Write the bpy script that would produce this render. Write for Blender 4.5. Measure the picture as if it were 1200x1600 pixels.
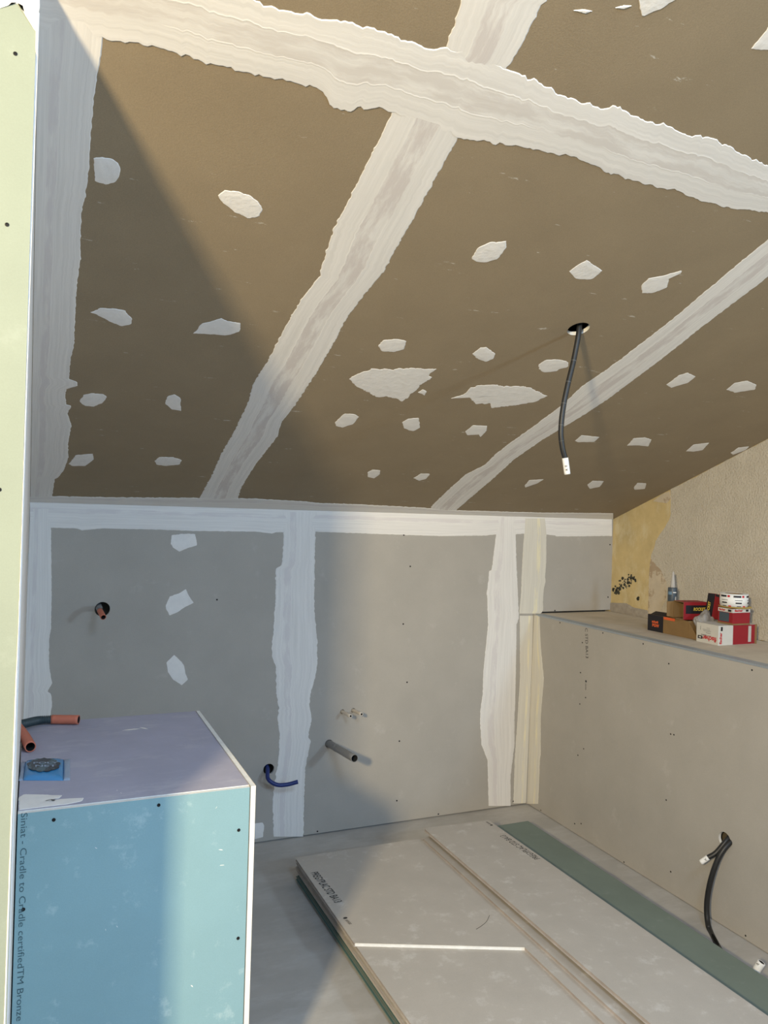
import bpy, bmesh, math, random
from mathutils import Vector, Matrix, noise
random.seed(7)
sc = bpy.context.scene
for o in list(bpy.data.objects): bpy.data.objects.remove(o)
V = Vector

# ------------------------------------------------------------------ camera
EYE = 1.62
F, YAW, PITCH, ROLL = 1215.68, 0.4121, 0.0005, 0.0296      # focal length in pixels of the 1200x1600 frame
fw = V((math.sin(YAW)*math.cos(PITCH), math.cos(YAW)*math.cos(PITCH), math.sin(PITCH)))
r0 = V((math.cos(YAW), -math.sin(YAW), 0)); u0 = r0.cross(fw)
rt = r0*math.cos(ROLL)+u0*math.sin(ROLL); up = -r0*math.sin(ROLL)+u0*math.cos(ROLL)
O = V((0, 0, EYE))
cd = bpy.data.cameras.new('camera'); cam = bpy.data.objects.new('camera', cd); sc.collection.objects.link(cam)
m3 = Matrix((rt, up, -fw)).transposed()
cam.matrix_world = Matrix.Translation(O) @ m3.to_4x4()
cd.sensor_fit = 'VERTICAL'; cd.sensor_height = 24; cd.lens = F/1600*24; cd.clip_start = 0.02
sc.camera = cam

# ------------------------------------------------------------------ light
w = bpy.data.worlds.new('world'); sc.world = w; w.use_nodes = True
wn_ = w.node_tree.nodes; wl_ = w.node_tree.links
tcw = wn_.new('ShaderNodeTexCoord'); sxw = wn_.new('ShaderNodeSeparateXYZ'); wl_.new(tcw.outputs['Generated'], sxw.inputs[0])
rmp = wn_.new('ShaderNodeValToRGB'); wl_.new(sxw.outputs[2], rmp.inputs[0])
rmp.color_ramp.elements[0].position = 0.0; rmp.color_ramp.elements[0].color = (.03, .035, .045, 1)      # ground outside
rmp.color_ramp.elements[1].position = 0.06; rmp.color_ramp.elements[1].color = (.46, .66, .98, 1)        # open sky behind the photographer
wl_.new(rmp.outputs[0], wn_['Background'].inputs[0]); wn_['Background'].inputs[1].default_value = 1.0
def lamp(name, loc, target, size, power, col):
    l = bpy.data.lights.new(name, 'AREA'); l.shape = 'SQUARE'; l.size = size; l.energy = power; l.color = col
    o = bpy.data.objects.new(name, l); sc.collection.objects.link(o); o.location = loc
    o.rotation_euler = (V(target)-V(loc)).to_track_quat('-Z', 'Y').to_euler()
lamp('window_daylight_warm', (-1.48, -0.89, 2.30), (0.9, 3.0, 1.75), 0.22, 172, (1.0, 0.80, 0.47))
lamp('window_daylight_cool', (2.95, -1.0, 2.0), (0.4, 2.8, 1.2), 0.34, 40, (0.50, 0.74, 1.0))
lamp('overhead_cool_fill', (0.75, -0.15, 2.85), (0.9, 1.9, 0.3), 0.7, 38, (0.50, 0.72, 1.0))  # added overhead fill, puts more blue light on casing top and floor
sc.view_settings.view_transform = 'Standard'; sc.view_settings.look = 'None'
sc.view_settings.exposure = 0.0; sc.view_settings.gamma = 1.0
sc.view_settings.use_curve_mapping = False

# ------------------------------------------------------------------ room measures (metres)
D = 3.6766       # back wall
H = 1.62         # knee height of the back wall
S = 0.3746       # slope of the ceiling
XR = 2.5422      # face of the half-height wall
XU = 3.0893      # wall above the ledge
ZL = 1.0735      # ledge top
JY = 1.38; JX = -0.0324; CX = -0.0557     # left wall: free end and back corner
Y0 = -0.6
def ray(x, y): return fw + rt*((x-600)/F) + up*((800-y)/F)
def hit(x, y, n, d): v = ray(x, y); n = V(n); return O + v*((d-O.dot(n))/v.dot(n))
NC = V((0, -S, -1)).normalized()
def on_ceil(x, y): return hit(x, y, (0, S, 1), H+S*D)
def on_back(x, y): return hit(x, y, (0, 1, 0), D)
def on_half(x, y): return hit(x, y, (1, 0, 0), XR)
def on_up(x, y): return hit(x, y, (1, 0, 0), XU)
def on_z(x, y, z=0.0): return hit(x, y, (0, 0, 1), z)
def at_y(x, y, Y): return hit(x, y, (0, 1, 0), Y)
def on_jamb(x, y): return hit(x, y, (0, 1, 0), JY)
def zc(y): return H + S*(D-y)

# ------------------------------------------------------------------ materials
def mat(name, col, rough=0.85, var=0.06, scale=9, bump=0.0, bscale=150, spec=0.25, col2=None, thr=None,
        stretch=(1, 1, 1), metal=0.0, fine=0.0, bdist=.004):
    m = bpy.data.materials.new(name); m.use_nodes = True; t = m.node_tree; n = t.nodes; L = t.links
    b = n['Principled BSDF']; b.inputs['Roughness'].default_value = rough
    b.inputs['Specular IOR Level'].default_value = spec; b.inputs['Metallic'].default_value = metal
    g = n.new('ShaderNodeNewGeometry'); mp = n.new('ShaderNodeMapping'); mp.inputs['Scale'].default_value = stretch
    L.new(g.outputs['Position'], mp.inputs['Vector'])
    nz = n.new('ShaderNodeTexNoise'); nz.inputs['Scale'].default_value = scale; nz.inputs['Detail'].default_value = 6
    nz.inputs['Roughness'].default_value = 0.62
    L.new(mp.outputs[0], nz.inputs['Vector'])
    r = n.new('ShaderNodeValToRGB'); L.new(nz.outputs['Fac'], r.inputs[0])
    c = V(col); a = c*(1-var); z = c*(1+var)
    if col2: z = V(col2)
    e = r.color_ramp.elements
    e[0].position, e[1].position = (thr if thr else (0.3, 0.7))
    e[0].color = (*a, 1); e[1].color = (*z, 1)
    out = r.outputs[0]
    if fine:
        nf = n.new('ShaderNodeTexNoise'); nf.inputs['Scale'].default_value = 420; nf.inputs['Detail'].default_value = 2
        L.new(g.outputs['Position'], nf.inputs['Vector'])
        rf = n.new('ShaderNodeValToRGB'); rf.color_ramp.elements[0].position = .3; rf.color_ramp.elements[1].position = .7
        rf.color_ramp.elements[0].color = (1-fine,)*3+(1,); rf.color_ramp.elements[1].color = (1,)*3+(1,)
        L.new(nf.outputs['Fac'], rf.inputs[0])
        mx = n.new('ShaderNodeMixRGB'); mx.blend_type = 'MULTIPLY'; mx.inputs[0].default_value = 1
        L.new(out, mx.inputs[1]); L.new(rf.outputs[0], mx.inputs[2]); out = mx.outputs[0]
    L.new(out, b.inputs['Base Color'])
    if bump:
        nb = n.new('ShaderNodeTexNoise'); nb.inputs['Scale'].default_value = bscale; nb.inputs['Detail'].default_value = 5
        L.new(mp.outputs[0], nb.inputs['Vector'])
        bp = n.new('ShaderNodeBump'); bp.inputs['Strength'].default_value = bump; bp.inputs['Distance'].default_value = bdist
        L.new(nb.outputs['Fac'], bp.inputs['Height']); L.new(bp.outputs[0], b.inputs['Normal'])
    m['out'] = 0
    return m
def overlay(m, col, scale, lo, hi, stretch=(1, 1, 1), amount=1.0, detail=8, offset=(0, 0, 0)):
    """scuffs / dust: a second noise mixed over the base colour"""
    t = m.node_tree; n = t.nodes; L = t.links; b = n['Principled BSDF']
    src = b.inputs['Base Color'].links[0].from_socket
    g = n.new('ShaderNodeNewGeometry'); mp = n.new('ShaderNodeMapping')
    mp.inputs['Scale'].default_value = stretch; mp.inputs['Location'].default_value = offset
    L.new(g.outputs['Position'], mp.inputs['Vector'])
    nz = n.new('ShaderNodeTexNoise'); nz.inputs['Scale'].default_value = scale; nz.inputs['Detail'].default_value = detail
    nz.inputs['Roughness'].default_value = 0.7
    L.new(mp.outputs[0], nz.inputs['Vector'])
    mr = n.new('ShaderNodeMapRange'); mr.inputs[1].default_value = lo; mr.inputs[2].default_value = hi
    mr.inputs[3].default_value = 0; mr.inputs[4].default_value = amount
    L.new(nz.outputs['Fac'], mr.inputs[0])
    mx = n.new('ShaderNodeMixRGB'); L.new(mr.outputs[0], mx.inputs[0]); L.new(src, mx.inputs[1])
    mx.inputs[2].default_value = (*col, 1); L.new(mx.outputs[0], b.inputs['Base Color'])
    return m
def compound_mat(name, col, tape, tape_w=0.5, tape_c=0.5, ridge=1.0):
    """joint compound: UV.x runs along the band in metres, UV.y across it 0..1; the paper tape shows through in the middle"""
    m = bpy.data.materials.new(name); m.use_nodes = True; t = m.node_tree; n = t.nodes; L = t.links
    b = n['Principled BSDF']; b.inputs['Roughness'].default_value = 0.8; b.inputs['Specular IOR Level'].default_value = 0.25
    uv = n.new('ShaderNodeUVMap'); sx = n.new('ShaderNodeSeparateXYZ'); L.new(uv.outputs[0], sx.inputs[0])
    def noise_(s, st, det=6):
        mp = n.new('ShaderNodeMapping'); mp.inputs['Scale'].default_value = st; L.new(uv.outputs[0], mp.inputs['Vector'])
        z = n.new('ShaderNodeTexNoise'); z.inputs['Scale'].default_value = s; z.inputs['Detail'].default_value = det
        z.inputs['Roughness'].default_value = 0.65; L.new(mp.outputs[0], z.inputs['Vector']); return z.outputs['Fac']
    def mth(op, a, b_=None, c=None):
        q = n.new('ShaderNodeMath'); q.operation = op
        for i, v in enumerate((a, b_, c)):
            if v is None: continue
            if hasattr(v, 'links'): L.new(v, q.inputs[i])
            else: q.inputs[i].default_value = v
        return q.outputs[0]
    def rng(v, a0, a1, b0, b1):
        q = n.new('ShaderNodeMapRange'); L.new(v, q.inputs[0])
        for i, x in enumerate((a0, a1, b0, b1)): q.inputs[i+1].default_value = x
        return q.outputs[0]
    def mix(f, a, b_):
        q = n.new('ShaderNodeMixRGB'); L.new(f, q.inputs[0])
        for i, v in ((1, a), (2, b_)):
            if hasattr(v, 'links'): L.new(v, q.inputs[i])
            else: q.inputs[i].default_value = (*v, 1)
        return q.outputs[0]
    # long trowel streaks
    st = noise_(3.0, (0.9, 5.0, 1)); c1 = mix(rng(st, .35, .65, 0, 1), tuple(V(col)*0.90), tuple(V(col)*1.03))
    ns = noise_(7.0, (1.0, 0.8, 1), 9)
    dist = mth('ABSOLUTE', mth('SUBTRACT', sx.outputs[1], tape_c))
    edge = mth('SUBTRACT', tape_w/2, dist)
    msk = rng(edge, -0.01, 0.015, 0, 1)
    brk = rng(ns, .40, .55, 0.0, 1)
    f = mth('MULTIPLY', msk, brk)
    c2 = mix(f, c1, tape)
    # thin bright ridges at the tape edges
    rd = mth('MULTIPLY', rng(mth('ABSOLUTE', mth('SUBTRACT', dist, tape_w/2)), 0.0, 0.016, 1, 0), rng(noise_(2, (1, .1, 1)), .4, .5, 0, ridge))
    c3 = mix(rd, c2, tuple(V(col)*1.08))
    L.new(c3, b.inputs['Base Color'])
    hgt = mth('ADD', mth('MULTIPLY', st, 0.8), mth('ADD', mth('MULTIPLY', rd, 0.8), mth('MULTIPLY', ns, 0.35)))
    bp = n.new('ShaderNodeBump'); bp.inputs['Strength'].default_value = 0.16; bp.inputs['Distance'].default_value = 0.003
    L.new(hgt, bp.inputs['Height']); L.new(bp.outputs[0], b.inputs['Normal'])
    return m

M = {}
M['ceil'] = overlay(mat('ceiling_board_paper', (.335, .263, .172), .9, .05, 5, .10, 260, fine=.14), (.75, .72, .66), 26, .66, .69, (.35, 1.6, 1.6), .6)
M['wall'] = overlay(mat('grey_board_paper', (.45, .42, .375), .85, .045, 5, .05, 260, fine=.08), (.62, .60, .56), 9, .60, .85, (1, 1, 1), .55)
M['sheet'] = overlay(mat('loose_board_paper', (.50, .46, .41), .8, .05, 7, .05, 260, fine=.06), (.72, .70, .67), 14, .56, .80, (1, 1, 1), .75)
M['teal'] = overlay(mat('teal_board_paper', (.26, .42, .46), .7, .05, 4, .04, 260, fine=.05), (.62, .75, .74), 12, .58, .80, (1, 1, 1), .7)
M['dullteal'] = overlay(mat('dusty_teal_board_paper', (.19, .235, .205), .8, .07, 5, .04, 260), (.33, .37, .34), 12, .58, .85, (1, 1, 1), .5)
M['darkteal'] = mat('teal_board_edge_paper', (.065, .14, .145), .8, .12, 12)
M['greyedge'] = mat('grey_board_edge_paper', (.42, .37, .34), .85, .14, 14)
M['green'] = overlay(mat('green_board_paper', (.30, .335, .27), .8, .04, 5, .04, 260, fine=.04), (.40, .43, .37), 10, .60, .80, (1, 1, 1), .5)
M['gypsum'] = mat('white_gypsum_core', (.82, .81, .77), .9, .06, 40, .3, 120)
M['topsheet'] = overlay(mat('casing_top_paper', (.42, .41, .50), .7, .08, 5, .05, 260), (.58, .57, .60), 8, .52, .80, (1, 2.5, 1), .8)
M['patch'] = mat('filler_compound', (.84, .81, .77), .8, .045, 30, .35, 60)
M['white'] = mat('wall_compound', (.84, .81, .77), .8, .04, 12, .2, 40, stretch=(2, 2, .3))
M['band'] = compound_mat('joint_compound_and_tape', (.84, .81, .77), (.68, .63, .60), .34, .5)
M['bandh'] = compound_mat('joint_compound_cross_band', (.84, .81, .77), (.71, .67, .63), .36, .47)
M['bandp'] = compound_mat('joint_compound_plain', (.84, .81, .77), (.74, .70, .68), .20, .30, .5)
M['bandc'] = compound_mat('joint_compound_corner', (.74, .70, .61), (.84, .77, .56), .16, .66, .7)
M['floor'] = overlay(mat('concrete_screed', (.45, .43, .40), .75, .10, 4, .10, 90), (.57, .56, .54), 3.2, .48, .72, (1, 2.6, 1), .7)
M['ledge'] = overlay(mat('cement_ledge', (.58, .51, .41), .9, .12, 7, .4, 60), (.68, .61, .51), 9, .55, .7, (1, 1, 1), .5)
M['metal'] = mat('galvanised_profile', (.36, .40, .44), .5, .05, 14, metal=.35, spec=.5)
M['dark'] = mat('cavity_shade_backing', (.14, .12, .09), .95, .2, 30)  # cavity darkness put into the colour of the sheets behind the boards
M['plaster'] = overlay(overlay(mat('rough_plaster_render', (.60, .55, .46), .95, .06, 8, .6, 120, bdist=.010), (.36, .31, .24), 95, .52, .66, (1, 1, 1.5), .55), (.14, .11, .08), 30, .70, .73, (1, .9, 1.4), .9)
M['yellow'] = overlay(overlay(mat('old_yellow_plaster', (.62, .49, .25), .85, .10, 9, .2, 60), (.70, .60, .38), 8, .5, .66, (1, 1.8, 1), .8), (.36, .27, .13), 11, .60, .78, (1, 1, 1), .6, offset=(3, 2, 1))
M['beige'] = overlay(mat('flaked_beige_plaster', (.60, .52, .40), .9, .08, 12, .4, 60), (.42, .32, .22), 9, .50, .54, (1, 1, 1), .9)
M['cement'] = mat('grey_cement_skirt', (.37, .33, .28), .95, .15, 25, 1.0, 60)
M['mould'] = mat('black_mould', (.07, .07, .055), .95, .1, 30)
M['black'] = mat('black_conduit_plastic', (.018, .018, .018), .45, .1, 30, spec=.5)
M['orange'] = mat('orange_tape', (.60, .18, .105), .5, .08, 30, spec=.4)
M['corr'] = mat('dark_green_corrugated_plastic', (.035, .055, .06), .5, .1, 30, spec=.5)
M['blue'] = mat('blue_pipe_plastic', (.012, .03, .16), .35, .1, 30, spec=.5)
M['pvc'] = mat('grey_pvc', (.20, .20, .20), .4, .06, 20, spec=.5)
M['pipewhite'] = mat('cream_pipe_plastic', (.62, .56, .48), .5, .05, 20)
M['label'] = mat('white_paper_label', (.86, .85, .82), .6, .02, 20)
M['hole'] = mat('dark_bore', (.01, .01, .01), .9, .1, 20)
M['ink'] = mat('printed_ink', (.045, .045, .045), .8, .1, 60)
M['inkt'] = mat('printed_ink_on_teal', (.07, .13, .15), .8, .1, 60)
M['screw'] = mat('black_screw', (.012, .012, .012), .5, .1, 60)
M['kraft'] = mat('kraft_cardboard', (.24, .15, .065), .85, .05, 20)
M['red'] = mat('red_print', (.29, .018, .025), .55, .05, 20)
M['blackcard'] = mat('black_print', (.02, .018, .022), .5, .1, 20)
M['yellowink'] = mat('yellow_print', (.70, .52, .08), .6, .05, 20)
M['orangeink'] = mat('orange_print', (.75, .13, .04), .6, .05, 20)
M['redink'] = mat('red_letters', (.52, .03, .04), .6, .05, 20)
M['cardwhite'] = mat('white_carton', (.60, .58, .53), .6, .03, 20)
M['bluegrey'] = mat('grey_cartridge_wrap', (.06, .08, .10), .45, .1, 20, spec=.5)
M['lightblue'] = mat('pale_blue_print', (.16, .26, .36), .5, .1, 20)
M['nozzle'] = mat('grey_nozzle', (.50, .47, .43), .5, .04, 20)
M['bag'] = mat('grey_plastic_bag', (.30, .28, .26), .5, .12, 15, .4, 30)
M['packblue'] = mat('blue_wrap', (.07, .27, .52), .25, .10, 20, spec=.6)
M['packclear'] = mat('pale_seal', (.32, .40, .52), .3, .10, 25, spec=.6)
M['grease'] = overlay(mat('black_brush_print', (.03, .035, .045), .35, .1, 20, spec=.5), (.10, .17, .20), 30, .5, .55, (1, .4, 1), .8)
M['yellowrim'] = mat('yellow_plastic', (.50, .36, .10), .5, .06, 20)

# ------------------------------------------------------------------ mesh helpers
def link(o): sc.collection.objects.link(o); return o
def org(vs):
    xs = [v[0] for v in vs]; ys = [v[1] for v in vs]; zs = [v[2] for v in vs]
    return V(((min(xs)+max(xs))/2, (min(ys)+max(ys))/2, min(zs)))
def wloc(p):
    l = V((0, 0, 0))
    while p is not None: l += p.location; p = p.parent
    return l
def mk(name, vs, fs, ms, parent=None, mi=None, uvs=None, smooth=False, recalc=True, bevel=0):
    vs = [V(v) for v in vs]; o_ = org(vs)
    me = bpy.data.meshes.new(name)
    me.from_pydata([tuple(v-o_) for v in vs], [], fs)
    if not isinstance(ms, (list, tuple)): ms = [ms]
    for m in ms: me.materials.append(m)
    if mi:
        for p, i in zip(me.polygons, mi): p.material_index = i
    if uvs:
        l = me.uv_layers.new(name='UVMap')
        for lp in me.loops: l.data[lp.index].uv = uvs[lp.vertex_index]
    if recalc or bevel:
        bm = bmesh.new(); bm.from_mesh(me)
        if bevel: bmesh.ops.bevel(bm, geom=bm.edges[:], offset=bevel, segments=2, affect='EDGES', profile=.6)
        if recalc: bmesh.ops.recalc_face_normals(bm, faces=bm.faces)
        bm.to_mesh(me); bm.free()
    if smooth:
        for p in me.polygons: p.use_smooth = True
    o = link(bpy.data.objects.new(name, me))
    o.location = o_ - wloc(parent)
    if parent: o.parent = parent
    return o
def thing(name, label, cat, loc, group=None):
    o = link(bpy.data.objects.new(name, None)); o.location = loc; o.empty_display_size = .05
    return tag(o, label, cat, group)
def tag(o, label, cat, group=None):
    o['label'] = label; o['category'] = cat
    if group: o['group'] = group
    return o
def struct(o, label=None):
    o['kind'] = 'structure'
    if label: o['label'] = label
    return o
def prism(name, poly, ext, ms, parent=None, pick=None, bevel=0):
    """poly: 3-D loop, ext: extrusion vector"""
    n = len(poly); poly = [V(p) for p in poly]; ext = V(ext)
    vs = poly + [p+ext for p in poly]
    fs = [list(range(n)), list(range(2*n-1, n-1, -1))] + [[i, (i+1) % n, n+(i+1) % n, n+i] for i in range(n)]
    o = mk(name, vs, fs, ms, parent, bevel=bevel)
    if pick:
        for p in o.data.polygons: p.material_index = pick(p.normal, p)
    return o
def box(name, x0, x1, y0, y1, z0, z1, ms, parent=None, pick=None, bevel=0, rot=0, tilt=None, pivot=None):
    o = prism(name, [(x0, y0, z0), (x1, y0, z0), (x1, y1, z0), (x0, y1, z0)], (0, 0, z1-z0), ms, parent, pick, bevel)
    if rot or tilt:
        xform([o], V(pivot) if pivot else V(((x0+x1)/2, (y0+y1)/2, z0)), rot, tilt)
    return o
def xform(objs, piv, rot=0, tilt=None):
    R = Matrix.Rotation(rot, 4, 'Z')
    if tilt: R = R @ Matrix.Rotation(tilt[0], 4, 'X') @ Matrix.Rotation(tilt[1], 4, 'Y')
    for o in objs:
        base = wloc(o)
        for v in o.data.vertices:
            v.co = (R @ (v.co + base - piv)) + piv - base
def punch(o, cutters):
    for c, axis, r in cutters:
        me = bpy.data.meshes.new('c'); bm = bmesh.new()
        bmesh.ops.create_cone(bm, cap_ends=True, segments=48, radius1=r, radius2=r, depth=.3)
        bm.transform(Matrix.Translation(V(c)) @ V(axis).to_track_quat('Z', 'Y').to_matrix().to_4x4())
        bm.to_mesh(me); bm.free()
        co = link(bpy.data.objects.new('c', me))
        md = o.modifiers.new('b', 'BOOLEAN'); md.operation = 'DIFFERENCE'; md.object = co; md.solver = 'EXACT'
        dg = bpy.context.evaluated_depsgraph_get(); dg.update()
        new = bpy.data.meshes.new_from_object(o.evaluated_get(dg)); o.modifiers.clear(); o.data = new
        bpy.data.objects.remove(co)
def resample(pts, n):
    pts = [V(p) for p in pts]; L = [0]
    for a, b in zip(pts, pts[1:]): L.append(L[-1]+(b-a).length)
    out = []; j = 0
    for i in range(n):
        s = L[-1]*i/(n-1)
        while j < len(L)-2 and L[j+1] < s: j += 1
        t = (s-L[j])/max(1e-9, L[j+1]-L[j]); out.append(pts[j].lerp(pts[j+1], min(1, t)))
    return out, L[-1]
def fr(s, seed, f=60):
    return (noise.noise(V((s*f, seed, 0)))*.6 + noise.noise(V((s*f*3.1, seed, 5)))*.3 + noise.noise(V((s*f*9, seed, 9)))*.32)
def band(name, parent, fn, nrm, left, right, m, th=.0016, jag=.004, N=None, off=0.0, jl=1, jr=1):
    """ragged ribbon of joint compound lying on a surface between two traced edges"""
    A0 = [fn(*p) for p in left]; B0 = [fn(*p) for p in right]; nrm = V(nrm)
    LL = resample(A0, 4)[1]; N = N or max(30, int(LL/.007)); N = min(N, 420)
    A, La = resample(A0, N); B, Lb = resample(B0, N)
    C = 9; vs = []; uv = []; sd = random.random()*50
    for i in range(N):
        a, b = A[i], B[i]; d = (b-a); wdt = d.length; d = d/max(wdt, 1e-6); s = La*i/(N-1)
        a = a + d*fr(s, sd)*jag*jl; b = b + d*fr(s, sd+7)*jag*jr
        for c in range(C+1):
            t = c/C; p = a.lerp(b, t)
            h = 0 if c in (0, C) else th*(.55+.45*math.sin(math.pi*t)) + off
            if c in (1, C-1):
                q = .0025/max(wdt, .01); p = a.lerp(b, q if c == 1 else 1-q); h = th*.5+off
            vs.append(p + nrm*(h if h else -.0004)); uv.append((s, t if c not in (1, C-1) else (.01 if c == 1 else .99)))
    fs = [[i*(C+1)+c, i*(C+1)+c+1, (i+1)*(C+1)+c+1, (i+1)*(C+1)+c] for i in range(N-1) for c in range(C)]
    o = mk(name, vs, fs, m, parent, uvs=uv, recalc=False)
    if o.data.polygons[len(o.data.polygons)//2+4].normal.dot(nrm) < 0: o.data.flip_normals()
    return o
def blob(name, parent, fn, nrm, pts, m, th=.0016, jag=.003, off=0.0, dz=0.012):
    P = [fn(*p) for p in pts]; nrm = V(nrm); c = sum(P, V((0, 0, 0)))/len(P); P.append(P[0])
    n = max(24, min(220, int(resample(P, 4)[1]/.006)))
    R, L = resample(P, n+1); R = R[:-1]; sd = random.random()*50
    ring = []
    for i, p in enumerate(R):
        d = (p-c).normalized(); ring.append(p + d*fr(L*i/n, sd, 45)*jag)
    size = max((p-c).length for p in R); k1 = max(.6, 1-.003/size)
    vs = [p-nrm*.0004 for p in ring] + [c+(p-c)*k1+nrm*(th*.6+off) for p in ring] + [c+(p-c)*.5+nrm*(th+off) for p in ring] + [c+nrm*(th+off)]
    fs = []
    for k in range(2):
        fs += [[k*n+i, k*n+(i+1) % n, (k+1)*n+(i+1) % n, (k+1)*n+i] for i in range(n)]
    fs += [[2*n+i, 2*n+(i+1) % n, 3*n] for i in range(n)]
    o = mk(name, vs, fs, m, parent, recalc=False)
    if sum((p.normal*p.area for p in o.data.polygons), V()).dot(nrm) < 0: o.data.flip_normals()
    return o
screw_me = {}
def screw(parent, p, nrm, r=.0042):
    nrm = V(nrm); key = (tuple(round(x, 2) for x in nrm), r)
    if key not in screw_me:
        q = nrm.to_track_quat('Z', 'Y'); vs = []; fs = []
        n = 14
        for rr, h in ((r, -.0002), (r, .0006), (r*.55, .0008), (r*.42, .0001)):
            vs += [q @ V((rr*math.cos(6.28318*i/n), rr*math.sin(6.28318*i/n), h)) for i in range(n)]
        for k in range(3): fs += [[k*n+i, k*n+(i+1) % n, (k+1)*n+(i+1) % n, (k+1)*n+i] for i in range(n)]
        fs.append([3*n+i for i in range(n)])
        me = bpy.data.meshes.new('screw_head'); me.from_pydata([tuple(v) for v in vs], [], fs); me.materials.append(M['screw'])
        screw_me[key] = me
    o = link(bpy.data.objects.new('screw_head', screw_me[key])); o.location = V(p)-wloc(parent); o.parent = parent
    return o
def smoothpath(pts, n=60):
    pts = [V(p) for p in pts]; P = [pts[0]*2-pts[1]] + pts + [pts[-1]*2-pts[-2]]; out = []
    seg = len(pts)-1; per = max(2, n//seg)
    for i in range(seg):
        a, b, c, d = P[i:i+4]
        for k in range(per):
            t = k/per
            out.append(.5*((2*b)+(c-a)*t+(2*a-5*b+4*c-d)*t*t+(3*b-a-3*c+d)*t**3))
    out.append(pts[-1]); return out
def tube(name, path, r, m, parent=None, seg=20, hollow=.8, ridges=None, n=60, inner=None, closed_start=False):
    P = smoothpath(path, n) if n else [V(p) for p in path]
    if ridges: P, L = resample(P, ridges*4)
    rings = []; up_ = V((0, 0, 1)); t0 = (P[1]-P[0]).normalized()
    if abs(t0.dot(up_)) > .9: up_ = V((0, 1, 0))
    nx = t0.cross(up_).normalized(); N = len(P)
    fr_ = []
    for i in range(N):
        t = (P[min(i+1, N-1)]-P[max(i-1, 0)]).normalized()
        nx = (nx - t*nx.dot(t)).normalized(); fr_.append((P[i], nx.copy(), t.cross(nx)))
    vs = []; mi = []
    def ring(f, rr): vs.extend([f[0]+f[1]*rr*math.cos(6.28318*k/seg)+f[2]*rr*math.sin(6.28318*k/seg) for k in range(seg)])
    cnt = 0
    for i, f in enumerate(fr_):
        rr = r(i/(N-1)) if callable(r) else r
        if ridges: rr = rr*(1.0 if i % 4 in (1, 2) else .80)
        ring(f, rr); cnt += 1
    rl = r(1) if callable(r) else r
    fs = [[i*seg+k, i*seg+(k+1) % seg, (i+1)*seg+(k+1) % seg, (i+1)*seg+k] for i in range(cnt-1) for k in range(seg)]
    mi = [0]*len(fs)
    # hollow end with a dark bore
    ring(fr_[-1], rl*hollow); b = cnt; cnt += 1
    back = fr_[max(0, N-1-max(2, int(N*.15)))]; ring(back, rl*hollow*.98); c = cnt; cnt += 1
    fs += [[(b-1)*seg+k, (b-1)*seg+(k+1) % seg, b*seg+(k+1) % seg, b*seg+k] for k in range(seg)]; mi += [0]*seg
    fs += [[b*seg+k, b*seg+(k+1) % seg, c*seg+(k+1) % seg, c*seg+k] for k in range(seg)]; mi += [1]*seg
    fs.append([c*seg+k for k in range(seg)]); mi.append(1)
    fs.append([k for k in range(seg)][::-1]); mi.append(0)
    return mk(name, vs, fs, [m, inner or M['hole']], parent, mi=mi, smooth=True, recalc=False)
def text(name, s, size, p, xd, yd, m, parent, ex=.0003, align='LEFT', shear=0, sx=1.0, off=.0006, space=1.0, bold=0):
    cu = bpy.data.curves.new('t', 'FONT'); cu.body = s; cu.size = size; cu.align_x = align; cu.shear = shear; cu.space_character = space
    cu.extrude = 0; cu.resolution_u = 3; cu.offset = bold
    o = link(bpy.data.objects.new('t', cu)); dg = bpy.context.evaluated_depsgraph_get(); dg.update()
    me = bpy.data.meshes.new_from_object(o.evaluated_get(dg)); bpy.data.objects.remove(o)
    xd = V(xd).normalized(); yd = V(yd).normalized(); n = xd.cross(yd)
    vs = [V(p)+xd*(v.co.x*sx)+yd*v.co.y+n*off for v in me.vertices]
    return mk(name, vs, [list(q.vertices) for q in me.polygons], m, parent, recalc=False)
def quad(name, parent, a, b, c, d, m, off=.0004):
    """thin printed field on a face (a,b,c,d counter-clockwise seen from outside), 0.4 mm proud"""
    a, b, c, d = map(V, (a, b, c, d)); n = (b-a).cross(d-a).normalized()
    return prism(name, [a+n*.00005, b+n*.00005, c+n*.00005, d+n*.00005], n*off, m, parent)
def sub(fr_, pts, ox, oy, k): return [(ox+x/k, oy+y/k) for x, y in pts]

# ================================================================== THE ROOM
floor = struct(box('floor', -.9, 3.2, -.6, D+.12, -.12, 0, M['floor']))

# ceiling: one sloping board layer, an air gap and an added slab above that blocks light leaks
tc = V((0, S, 1)).normalized()
cx0, cx1 = -.10, XU+.06
ceiling = prism('ceiling', [(cx0, Y0, zc(Y0)), (cx1, Y0, zc(Y0)), (cx1, D+.02, zc(D+.02)), (cx0, D+.02, zc(D+.02))], tc*.013, [M['ceil'], M['gypsum']])
HC = on_ceil(904, 514)
punch(ceiling, [(HC, NC, .036)])
for p in ceiling.data.polygons: p.material_index = 0 if abs(p.normal.dot(NC)) > .9 else 1
struct(ceiling)
struct(prism('trim_5', [(cx0, Y0, zc(Y0)), (cx1, Y0, zc(Y0)), (cx1, D+.02, zc(D+.02)), (cx0, D+.02, zc(D+.02))], tc*.02, M['dark']), 'added dark slab above the ceiling boards that blocks light leaks').location += tc*.09

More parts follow.
